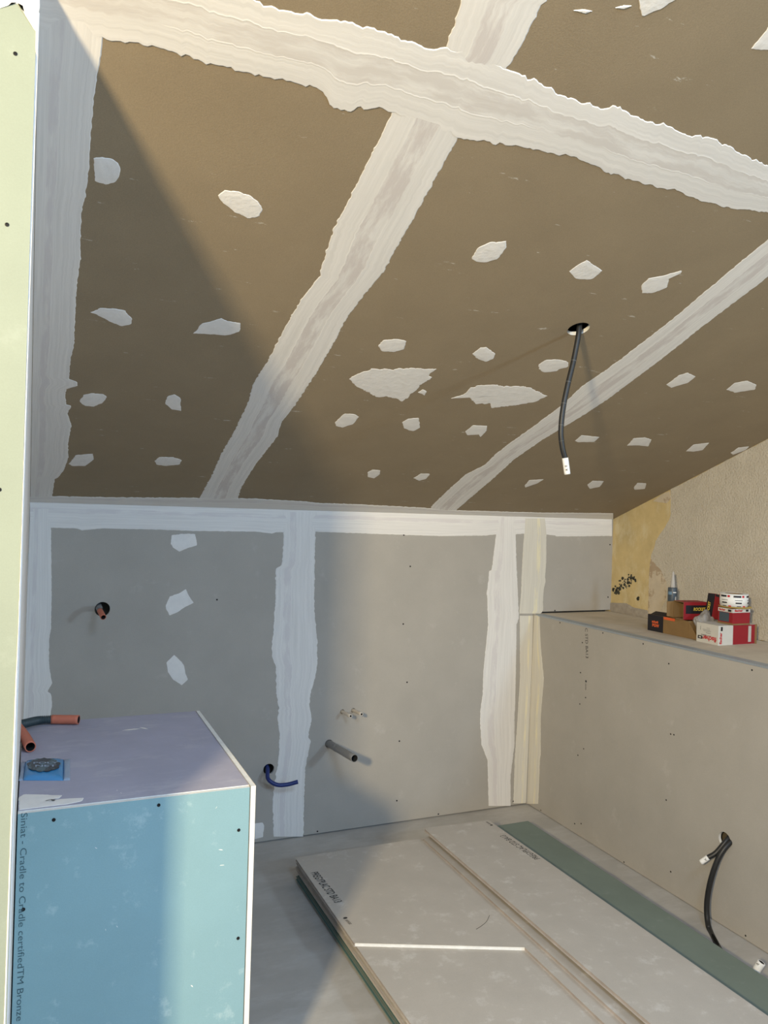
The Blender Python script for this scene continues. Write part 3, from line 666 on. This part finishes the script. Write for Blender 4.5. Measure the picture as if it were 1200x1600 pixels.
# blue wrapped packet
pk = thing('wrapped_packet', 'flat blue plastic-wrapped packet with black print on the casing top', 'packet', on_z(70, 1203, BZ))
A, B, C_, Dp = on_z(32, 1220, BZ), on_z(107, 1219, BZ), on_z(107, 1187, BZ), on_z(36, 1191, BZ)
def pillow(name, a, b, c, d, h, m, parent, nx=24, ny=16, wr_=.0012):
    vs = []; fs = []
    for j in range(ny+1):
        for i in range(nx+1):
            u, v = i/nx, j/ny; p = a.lerp(b, u).lerp(d.lerp(c, u), v)
            k = (max(0, math.sin(math.pi*u))**.22)*(max(0, math.sin(math.pi*v))**.26)
            z = h*k + wr_*noise.noise(V((u*9, v*9, 3)))*k
            vs.append(p+V((0, 0, max(.0006, z))))
    n0 = len(vs)
    for j in range(ny): fs += [[j*(nx+1)+i, j*(nx+1)+i+1, (j+1)*(nx+1)+i+1, (j+1)*(nx+1)+i] for i in range(nx)]
    vs += [a, b, c, d]; rim = [0, nx, (ny+1)*(nx+1)-1, ny*(nx+1)]; fs.append([n0+3, n0+2, n0+1, n0])
    edges_ = [[i for i in range(nx+1)], [j*(nx+1)+nx for j in range(ny+1)], [ny*(nx+1)+i for i in range(nx, -1, -1)], [j*(nx+1) for j in range(ny, -1, -1)]]
    for k, e_ in enumerate(edges_): fs.append([n0+k, n0+(k+1) % 4] + e_[::-1])
    return mk(name, vs, fs, m, parent, smooth=True)
body = pillow('packet_body', A+V((.006, 0, 0)), B+V((-.012, 0, 0)), C_+V((-.012, 0, 0)), Dp+V((.006, 0, 0)), .015, M['packblue'], pk)
pillow('sealed_end', B+V((-.012, 0, 0)), B+V((.004, -.002, 0)), C_+V((.004, .006, 0)), C_+V((-.012, 0, 0)), .005, M['packclear'], pk, 6, 14, .003)
pillow('sealed_end', A+V((-.004, 0, 0)), A+V((.006, 0, 0)), Dp+V((.006, 0, 0)), Dp+V((-.003, 0, 0)), .004, M['packclear'], pk, 6, 14, .003)
cc = (A+B+C_+Dp)/4+V((-.004, 0, .0163)); ex_ = (B-A)*.35; ey_ = (Dp-A)*.36; pts = []
for i in range(40):
    a = i/40*6.283; rr = 1+.12*noise.noise(V((a*6, 1, 1)))+.08*math.sin(a*9); pts.append(cc+ex_*math.cos(a)*rr*1.0+ey_*math.sin(a)*(1+.08*math.sin(a*13)))
prism('brush_print', [p+V((0, 0, -.0018)) for p in pts], (0, 0, .0016), M['grease'], body)
text('printed_text', 'POLY', .020, cc+V((.004, .004, 0)), ex_, ey_, M['packclear'], body, off=.0004, align='CENTER', sx=1.3, bold=.0004)
text('printed_text', 'NET', .022, cc+V((.004, -.022, 0)), ex_, ey_, M['packclear'], body, off=.0004, align='CENTER', sx=1.3, bold=.0004)

# ================================================================== LOOSE PLASTERBOARDS ON THE FLOOR
T = .0135; YB = 3.238; YF = .75
def sheet(x0, x1, y0, y1, z0, m, me_, label, poly=None, group='plasterboards stacked flat on the floor'):
    P = poly or [(x0, y0), (x1, y0), (x1, y1), (x0, y1)]
    o = prism('plasterboard_sheet', [(x, y, z0) for x, y in P], (0, 0, T-.0004), [m, me_, M['gypsum']], None,
              lambda n, p: 0 if abs(n.z) > .8 else (1 if abs(n.x) > .6 else 2), bevel=.0034)
    return tag(o, label, 'plasterboard', group)
sheet(1.060, 2.262, YF, YB, 0.0, M['dullteal'], M['darkteal'], 'teal-edged plasterboard sheet lying directly on the floor, bottom of the stack')
sheet(1.050, 2.252, YF, YB-.004, T, M['dullteal'], M['darkteal'], 'teal-edged plasterboard sheet, second from the bottom of the stack')
sheet(1.058, 2.260, YF, YB-.002, 2*T, M['dullteal'], M['darkteal'], 'teal-edged plasterboard sheet just under the lowest grey-edged sheet')
sheet(2.005, 2.300, YF, 3.275, 3*T, M['dullteal'], M['darkteal'], 'lowest of the narrow green boards right of the grey stack')
sheet(2.000, 2.303, YF, 3.262, 4*T, M['dullteal'], M['darkteal'], 'middle narrow green board whose rim shows beyond the top one on the right')
sheet(2.002, 2.284, YF, 3.296, 5*T, M['dullteal'], M['darkteal'], 'dusty green narrow board whose face shows right of the raised grey strip')
nm = ['lowest', 'second', 'third', 'fourth']
lab = ['grey-edged plasterboard sheet resting right on the teal-edged sheets in the stack',
       'grey-edged plasterboard sheet second above the teal-edged sheets',
       'grey-edged plasterboard sheet third above the teal-edged sheets',
       'grey plasterboard sheet whose face shows in front of the notched top sheet']
for i in range(4):
    sheet(1.050+(.006, -.001, .005, .000)[i], 1.985-.003*i, YF+.004*i, YB-.003+.002*i, (3+i)*T, M['sheet'], M['greyedge'], lab[i])
zt = 7*T
top = sheet(0, 0, 0, 0, zt, M['sheet'], M['greyedge'], 'top grey plasterboard with a notch cut out of its front left', [(1.046, 3.236), (1.650, 3.232), (1.632, .75), (1.566, .75), (1.5915, 2.292), (1.041, 2.527)])
strip = sheet(0, 0, 0, 0, zt+T, M['sheet'], M['greyedge'], 'grey plasterboard mostly hidden under the raised long strip', [(1.648, 3.205), (1.985, 3.205), (1.985, .75), (1.622, .75)])
plank = sheet(0, 0, 0, 0, zt+T, M['sheet'], M['greyedge'], 'long narrow grey plasterboard strip lying raised over the right of the stack', [(1.670, 3.238), (2.024, 3.250), (2.050, .70), (1.665, .70)])
# the strip rests on the board below with its right edge and on an offcut under its left
xform([plank], V((2.03, 2, zt+2*T)), 0, (0, .040))
plank.location.z += T+.0012
for y_, l_ in ((2.9, 'thin offcut block propping the back of the raised board strip'), (1.0, 'thin offcut block propping the front of the raised board strip')):
    o = box('offcut_block', 1.80, 1.87, y_-.05, y_+.05, zt+2*T, zt+2*T+.0075, M['gypsum']); tag(o, l_, 'offcut', 'offcuts under the raised strip')
on_t = lambda x, y: on_z(x, y, zt+T)
ptext('PREGYPLAC STD BA13', on_t, (485, 1364), (523, 1411), .034, M['ink'], top, NF, off=.001)
ptext('● siniat', on_t, (535, 1434), (546, 1445), .016, M['ink'], top, NF, off=.001)
def on_pl(x, y):
    z = .135
    for _ in range(3):
        p = on_z(x, y, z); z = zt+3*T+.0006+(2.03-p.x)*.040
    return p
ptext('PREGYPLAC STD BA13', on_pl, (845, 1342), (789, 1305), .032, M['ink'], plank, NF, off=.0014)
ptext('● siniat', on_pl, (771, 1290), (761, 1284), .014, M['ink'], plank, NF, off=.0014)
# pencil arc
arc = [on_t(x, y)+V((0, 0, .0002)) for x, y in [(744, 1452), (752, 1447), (760, 1440), (765, 1430)]]
tube('pencil_mark', arc, .0007, M['ink'], top, seg=6)

# ================================================================== ON THE LEDGE
def card(parent, name, a, xd, yd, u0, v0, u1, v1, m, off=.0005):
    """printed rectangle on the face with corner a and unit axes xd, yd"""
    return quad(name, parent, a+xd*u0+yd*v0, a+xd*u1+yd*v0, a+xd*u1+yd*v1, a+xd*u0+yd*v1, m, off)
# kraft carton
kc = on_z(1037, 990, ZL); ke = on_z(1083, 999, ZL); kb = on_z(1014.5, 985, ZL)
kt = thing('kraft_carton', 'open kraft cardboard carton with black printed end on the ledge', 'box', (2.84, 2.86, ZL))
x0, x1, y0, y1, z0, z1 = 2.772, 2.885, 2.755, 3.02, ZL+.0005, ZL+.081
Xm = V((0, -1, 0)); Zp = V((0, 0, 1))
def openbox(name, x0, x1, y0, y1, z0, z1, m, parent, t=.003, top=False, front=False):
    vs = [(x0, y0, z0), (x1, y0, z0), (x1, y1, z0), (x0, y1, z0), (x0, y0, z1), (x1, y0, z1), (x1, y1, z1), (x0, y1, z1),
          (x0+t, y0+t, z0+t), (x1-t, y0+t, z0+t), (x1-t, y1-t, z0+t), (x0+t, y1-t, z0+t), (x0+t, y0+t, z1), (x1-t, y0+t, z1), (x1-t, y1-t, z1), (x0+t, y1-t, z1)]
    fs = [[0, 3, 2, 1], [0, 1, 5, 4], [1, 2, 6, 5], [2, 3, 7, 6], [3, 0, 4, 7], [8, 9, 10, 11], [8, 12, 13, 9], [9, 13, 14, 10], [10, 14, 15, 11], [11, 15, 12, 8],
          [4, 5, 13, 12], [5, 6, 14, 13], [6, 7, 15, 14], [7, 4, 12, 15]]
    return mk(name, vs, fs, m, parent)
kbod = openbox('carton_body', x0, x1, y0, y1, z0, z1, M['kraft'], kt)
fa = V((x0, y1, z0)); card(kbod, 'black_print', fa, Xm, Zp, -.0002, 0, .105, .0800, M['blackcard'])
card(kbod, 'orange_print', fa, Xm, Zp, .107, .067, .18, .0795, M['orangeink'])
for k_ in range(4): card(kbod, 'orange_mark', fa+V((-.0005, 0, 0)), Xm, Zp, .030+.011*k_, .041, .038+.011*k_, .050+.002*(k_ % 2), M['orangeink'])
text('printed_text', 'PGW', .020, fa+Xm*.032+Zp*.023+V((-.0006, 0, 0)), Xm, Zp, M['orangeink'], kbod, bold=.0010, off=.0005)
prism('carton_flap', [(x0+.001, y1-.02, z1), (x0+.03, y1-.02, z1+.012), (x0+.03, 2.90, z1+.014), (x0+.001, 2.90, z1)], (0, 0, .0025), M['blackcard'], kt)
prism('carton_flap', [(x0, y0-.001, z0+.078), (x0, y0-.001, z0+.001), (x0, y0-.058, z0+.001), (x0, y0-.052, z0+.018)], (.0028, 0, 0), M['kraft'], kt)

# open carton with dark red printing lying on the kraft one
rk = thing('screw_carton_open', 'open red and black carton with yellow lettering lying on the kraft carton', 'box', (2.84, 2.83, ZL+.095))
L0 = V((2.772, 2.868, ZL+.095))
ang = .0
def lbox(name, org_, ax, ay, az, lx_, ly_, lz_, m, parent, t=None, bevel=0):
    """box along given axes"""
    P = [org_, org_+ax*lx_, org_+ax*lx_+ay*ly_, org_+ay*ly_]
    return prism(name, P, az*lz_, m, parent, bevel=bevel)
ax = V((.985, -.17, 0)).normalized(); ay = V((.17, .985, 0)).normalized(); az = V((0, 0, 1))
# front face runs along ax; the open end faces -ax
ln, dp, hh = .130, .080, .083
L0 = V((2.780, 2.795, ZL+.0815))
t_ = .003
rb = thing('carton_sleeve', None, None, L0) if False else None
V4 = [L0, L0+ay*dp, L0+ay*dp+az*hh, L0+az*hh]
I4 = [L0+ay*t_+az*t_, L0+ay*(dp-t_)+az*t_, L0+ay*(dp-t_)+az*(hh-t_), L0+ay*t_+az*(hh-t_)]
vs = V4 + [p+ax*ln for p in V4] + I4 + [p+ax*(ln-.01) for p in I4]
fs = [[i, (i+1) % 4, 4+(i+1) % 4, 4+i] for i in range(4)] + [[4, 5, 6, 7]] + [[8+i, 12+i, 12+(i+1) % 4, 8+(i+1) % 4] for i in range(4)] + [[12, 13, 14, 15]] + [[i, 8+i, 8+(i+1) % 4, (i+1) % 4] for i in range(4)]
mi = [1, 0, 1, 1] + [1] + [0]*9
slv = mk('carton_sleeve', vs, fs, [M['kraft'], M['red']], rk, mi=mi)
o = slv
card(slv, 'black_print', L0, ax, az, .012, .028, ln-.001, .068, M['blackcard'])
text('printed_text', 'ROCKET', .020, L0+ax*.052+az*.043, ax, az, M['yellowink'], slv, bold=.0007, shear=.2, off=.0009, sx=.82)
prism('carton_flap', [L0+ay*.002, L0+ay*(dp-.01), L0+ay*(dp-.012)-ax*.030-az*.006+az*.012, L0+ay*.004-ax*.034+az*.004], (0, 0, .0025), M['kraft'], rk)
prism('carton_flap', [L0+ay*dp, L0+ay*dp+az*hh*.95, L0+ay*(dp+.004)+az*hh*.93-ax*.032, L0+ay*(dp+.006)+az*.006-ax*.030], ay*.0025, M['kraft'], rk)

# leaning carton
lk = thing('screw_carton_leaning', 'red and black carton leaning on its edge between open carton and tape roll', 'box', on_z(1118, 972, ZL))
b0_ = hit(1109, 960, (0, 1, 0), 2.70)
# carton rests on the bag and leans back; axes from its traced front edges
p00 = on_z(1112, 966, ZL+.0985)
ah = V((math.sin(.20), .02, math.cos(.20))).normalized(); aw = V((0, 1, 0)).cross(ah).normalized(); an = -aw.cross(ah).normalized()*-1
wdt, hgt_, dep = .042, .116, .044
lbd = lbox('carton_body', p00, aw, -an, ah, wdt, dep, hgt_, M['red'], lk, bevel=.001)
bk = p00-an*dep
card(lbd, 'black_print', bk, an, ah, .001, .001, dep-.001, hgt_-.001, M['blackcard'], .0011)
text('printed_text', 'ROCKET', .019, bk+an*.024+ah*.012, ah, -an, M['yellowink'], lbd, bold=.0007, shear=.2, off=.0018, sx=.85)
card(lbd, 'black_print', p00, aw, ah, .001, hgt_-.012, wdt-.001, hgt_-.001, M['blackcard'], .0011)

# white and red carton with upside-down lettering
fx0, fx1, fy0, fy1, fz = 2.750, 2.985, 2.557, 2.683, ZL+.0005
fh = .088
fk = thing('white_red_carton', 'white and red carton with upside-down red lettering at the ledge edge', 'box', ((fx0+fx1)/2, (fy0+fy1)/2, ZL))
fb_ = box('carton_body', fx0, fx1, fy0, fy1, fz, fz+fh, M['cardwhite'], fk, bevel=.001)
Lf = V((fx0, fy1, fz)); Xf = V((0, -1, 0)); w_ = fy1-fy0
text('printed_text', 'fischer', .030, Lf+Xf*(w_-.010)+Zp*.033, -Xf, -Zp, M['redink'], fb_, bold=.0010, off=.0012, sx=.98)
card(fb_, 'logo_block', Lf, Xf, Zp, .010, .016, .036, .030, M['blackcard'], .0011)
card(fb_, 'logo_mark', Lf, Xf, Zp, .017, .020, .029, .026, M['cardwhite'], .0018)
for a_, b_, c_, d_ in ((.028, .034, .060, .0375), (.064, .035, .086, .0365), (.056, .046, .082, .0475), (.040, .054, .084, .0552), (.036, .060, .080, .0612), (.060, .068, .076, .0692), (.024, .056, .0252, .074)):
    card(fb_, 'print_line', Lf, Xf, Zp, a_, b_, c_, d_, M['pvc'], .0011)
Rf = V((fx0, fy0, fz)); Xr = V((1, 0, 0))
card(fb_, 'red_print', Rf, Xr, Zp, .088, .001, fx1-fx0-.014, fh-.001, M['red'], .0011)
card(fb_, 'kraft_edge', Rf, Xr, Zp, fx1-fx0-.014, 0, fx1-fx0-.001, fh, M['kraft'], .0011)
card(fb_, 'pale_panel', Rf, Xr, Zp, .180, .010, .198, fh-.006, M['nozzle'], .0016)
text('printed_text', 'fischer', .019, Rf+Xr*.020+Zp*.006, Zp, -Xr, M['redink'], fb_, bold=.0007, off=.0014)
card(fb_, 'logo_block', Rf, Xr, Zp, .014, .064, .024, .082, M['blackcard'], .0011)

# small red carton with a window on top of it
rz = fz+fh+.0006
g0 = on_z(1144.5, 977, rz); rx0, ry0 = g0.x, g0.y; rx1 = rx0+.105; ry1 = ry0+.082; rh = .072
sk = thing('red_window_carton', 'small red carton with dark window standing on the white and red carton', 'box', ((rx0+rx1)/2, (ry0+ry1)/2, rz))
rb_ = box('carton_body', rx0, rx1, ry0, ry1, rz, rz+rh, M['red'], sk, bevel=.001)
Ls = V((rx0, ry1, rz)); Rs = V((rx0, ry0, rz))
card(rb_, 'white_header', Ls, Xf, Zp, 0, .055, .082, rh, M['cardwhite'], .0011); card(rb_, 'white_header', Rs, Xr, Zp, 0, .055, .105, rh, M['cardwhite'], .0011)
card(rb_, 'dark_window', Ls, Xf, Zp, .008, .012, .062, .053, M['bluegrey'], .0011)
card(rb_, 'kraft_edge', Ls, Xf, Zp, 0, 0, .082, .008, M['kraft'], .0011); card(rb_, 'kraft_edge', Rs, Xr, Zp, 0, 0, .105, .006, M['kraft'], .0011)
text('printed_text', 'fischer', .014, Rs+Xr*.010+Zp*.060, Xr, Zp, M['redink'], rb_, bold=.0007, off=.0017, sx=1.3)
card(rb_, 'logo_block', Rs, Xr, Zp, .078, .059, .094, .068, M['blackcard'], .0016)
card(rb_, 'logo_block', Ls, Xf, Zp, .056, .058, .074, .068, M['blackcard'], .0016)
text('printed_text', 'fischer', .012, Ls+Xf*.006+Zp*.060, Xf, Zp, M['redink'], rb_, bold=.0006, off=.0017, sx=1.1)

# tape roll on a yellow-rimmed disc
tz = rz+rh+.0012
tcx, tcy = (rx0+rx1)/2+.004, (ry0+ry1)/2+.006
def lathe(name, prof, c, m, parent, seg=48, mi=None, smooth=True):
    vs = []; fs = []; n = len(prof)
    for i in range(seg):
        a = 6.283185*i/seg; vs += [V(c)+V((r*math.cos(a), r*math.sin(a), z)) for r, z in prof]
    for i in range(seg):
        j = (i+1) % seg; fs += [[i*n+k, j*n+k, j*n+(k+1) % n, i*n+(k+1) % n] for k in range(n)]
    o = mk(name, vs, fs, m, parent)
    if smooth:
        for p in o.data.polygons: p.use_smooth = abs(p.normal.z) < .7
    return o
dk = lathe('plastic_disc', [(.020, 0), (.066, 0), (.071, .003), (.066, .0065), (.020, .0065)], (tcx+.012, tcy+.004, tz), M['yellowrim'], None)
tag(dk, 'yellowish plastic disc under the white tape roll', 'disc')
tz += .0075
tr = thing('printed_tape_roll', 'white printed joint tape roll on top of the small red carton', 'tape roll', (tcx, tcy, tz))
rr, rh2 = .060, .056
roll = lathe('tape_coil', [(.040, 0), (rr, 0), (rr, rh2), (.040, rh2)], (tcx, tcy, tz), M['label'], tr)
lathe('cardboard_core', [(.037, .001), (.0398, .001), (.0398, rh2-.001), (.037, rh2-.001)], (tcx, tcy, tz), M['kraft'], tr)
def wrapmark(a0, a1, z0, z1, m):
    n = 8; vs = []
    for k in (0, 1):
        for i in range(n+1):
            a = a0+(a1-a0)*i/n; q = rr+(.0002 if k == 0 else .0006)
            vs += [V((tcx+q*math.cos(a), tcy+q*math.sin(a), tz+z0)), V((tcx+q*math.cos(a), tcy+q*math.sin(a), tz+z1))]
    fs = []; B_ = 2*(n+1)
    for i in range(n):
        fs += [[2*i, 2*i+2, 2*i+3, 2*i+1], [B_+2*i, B_+2*i+1, B_+2*i+3, B_+2*i+2], [2*i, B_+2*i, B_+2*i+2, 2*i+2], [2*i+1, 2*i+3, B_+2*i+3, B_+2*i+1]]
    fs += [[0, 1, B_+1, B_], [2*n, B_+2*n, B_+2*n+1, 2*n+1]]
    mk('tape_print', vs, fs, m, roll)
for k in range(6):
    b_ = math.radians(60*k-20)
    wrapmark(b_, b_+.55, .042, .050, M['blackcard']); wrapmark(b_+.62, b_+.80, .042, .051, M['redink'])
    wrapmark(b_+.1, b_+.65, .028, .030, M['blackcard']); wrapmark(b_+.15, b_+.6, .014, .020, M['blackcard'])
    wrapmark(b_+.70, b_+.90, .000, .005, M['redink']); wrapmark(b_+.25, b_+.55, .001, .004, M['blackcard'])

# crumpled grey bag behind the white carton
bg0 = on_z(1085, 998, ZL)
def crumple(name, c, sx_, sy_, sz_, m, parent=None, seed=3):
    bm = bmesh.new(); bmesh.ops.create_icosphere(bm, subdivisions=4, radius=1)
    for v in bm.verts:
        n_ = v.co.copy(); k = 1+.30*noise.noise(n_*1.6+V((seed, 0, 0)))+.14*abs(noise.noise(n_*4.0+V((0, seed, 0))))
        v.co = V((n_.x*sx_*k, n_.y*sy_*k, max(0, .5+.5*n_.z*k)*sz_))
    vs = [V(c)+v.co for v in bm.verts]; fs = [[v.index for v in f.verts] for f in bm.faces]; bm.free()
    return mk(name, vs, fs, m, parent)
bag = crumple('plastic_bag', (2.842, 2.724, ZL+.0005), .056, .030, .128, M['bag'])
tag(bag, 'crumpled grey plastic bag wedged between the cartons on the ledge', 'bag')

# sealant cartridge
sc_ = on_z(1050.5, 966, ZL); sb_ = V((2.97, 3.08, ZL))
k_ = (2.97)/(ray(1050.5, 940).x); sb_ = O+ray(1050.5, 940)*k_; sb_.z = ZL
ct = thing('sealant_cartridge', 'dark grey sealant cartridge standing upright behind the kraft carton', 'cartridge', sb_)
ztop = (O+ray(1050.5, 918)*k_).z-ZL; zn0 = (O+ray(1051, 917)*k_).z-ZL; zn1 = (O+ray(1052.5, 893)*k_).z-ZL
cr = .0235
bod = lathe('cartridge_tube', [(.0005, .0005), (cr, .0005), (cr, ztop-.004), (cr*.92, ztop), (.0005, ztop)], sb_, M['bluegrey'], ct)
lathe('cartridge_nozzle', [(.0005, ztop), (.013, ztop), (.0125, ztop+.006), (.0045, zn1-.002), (.003, zn1), (.0005, zn1)], sb_, M['nozzle'], ct)
def wm(a0, a1, z0, z1, m):
    n = 6; vs = []
    for k in (0, 1):
        q = cr+(.0001 if k == 0 else .0005)
        for i in range(n+1):
            a = a0+(a1-a0)*i/n; vs += [sb_+V((q*math.cos(a), q*math.sin(a), z0)), sb_+V((q*math.cos(a), q*math.sin(a), z1))]
    B_ = 2*(n+1); fs = []
    for i in range(n): fs += [[2*i, 2*i+2, 2*i+3, 2*i+1], [B_+2*i, B_+2*i+1, B_+2*i+3, B_+2*i+2], [2*i, B_+2*i, B_+2*i+2, 2*i+2], [2*i+1, 2*i+3, B_+2*i+3, B_+2*i+1]]
    fs += [[0, 1, B_+1, B_], [2*n, B_+2*n, B_+2*n+1, 2*n+1]]
    mk('wrap_print', vs, fs, m, bod)
av = math.atan2(-sb_.y, -sb_.x)
wm(av-1.1, av-.15, ztop-.035, ztop-.020, M['lightblue']); wm(av-1.1, av-.05, ztop-.085, ztop-.075, M['lightblue']); wm(av-1.0, av-.1, ztop-.100, ztop-.096, M['lightblue'])
wm(av+.1, av+.8, ztop-.026, ztop-.021, M['label']); wm(av+.55, av+.85, ztop-.075, ztop-.045, M['nozzle'])
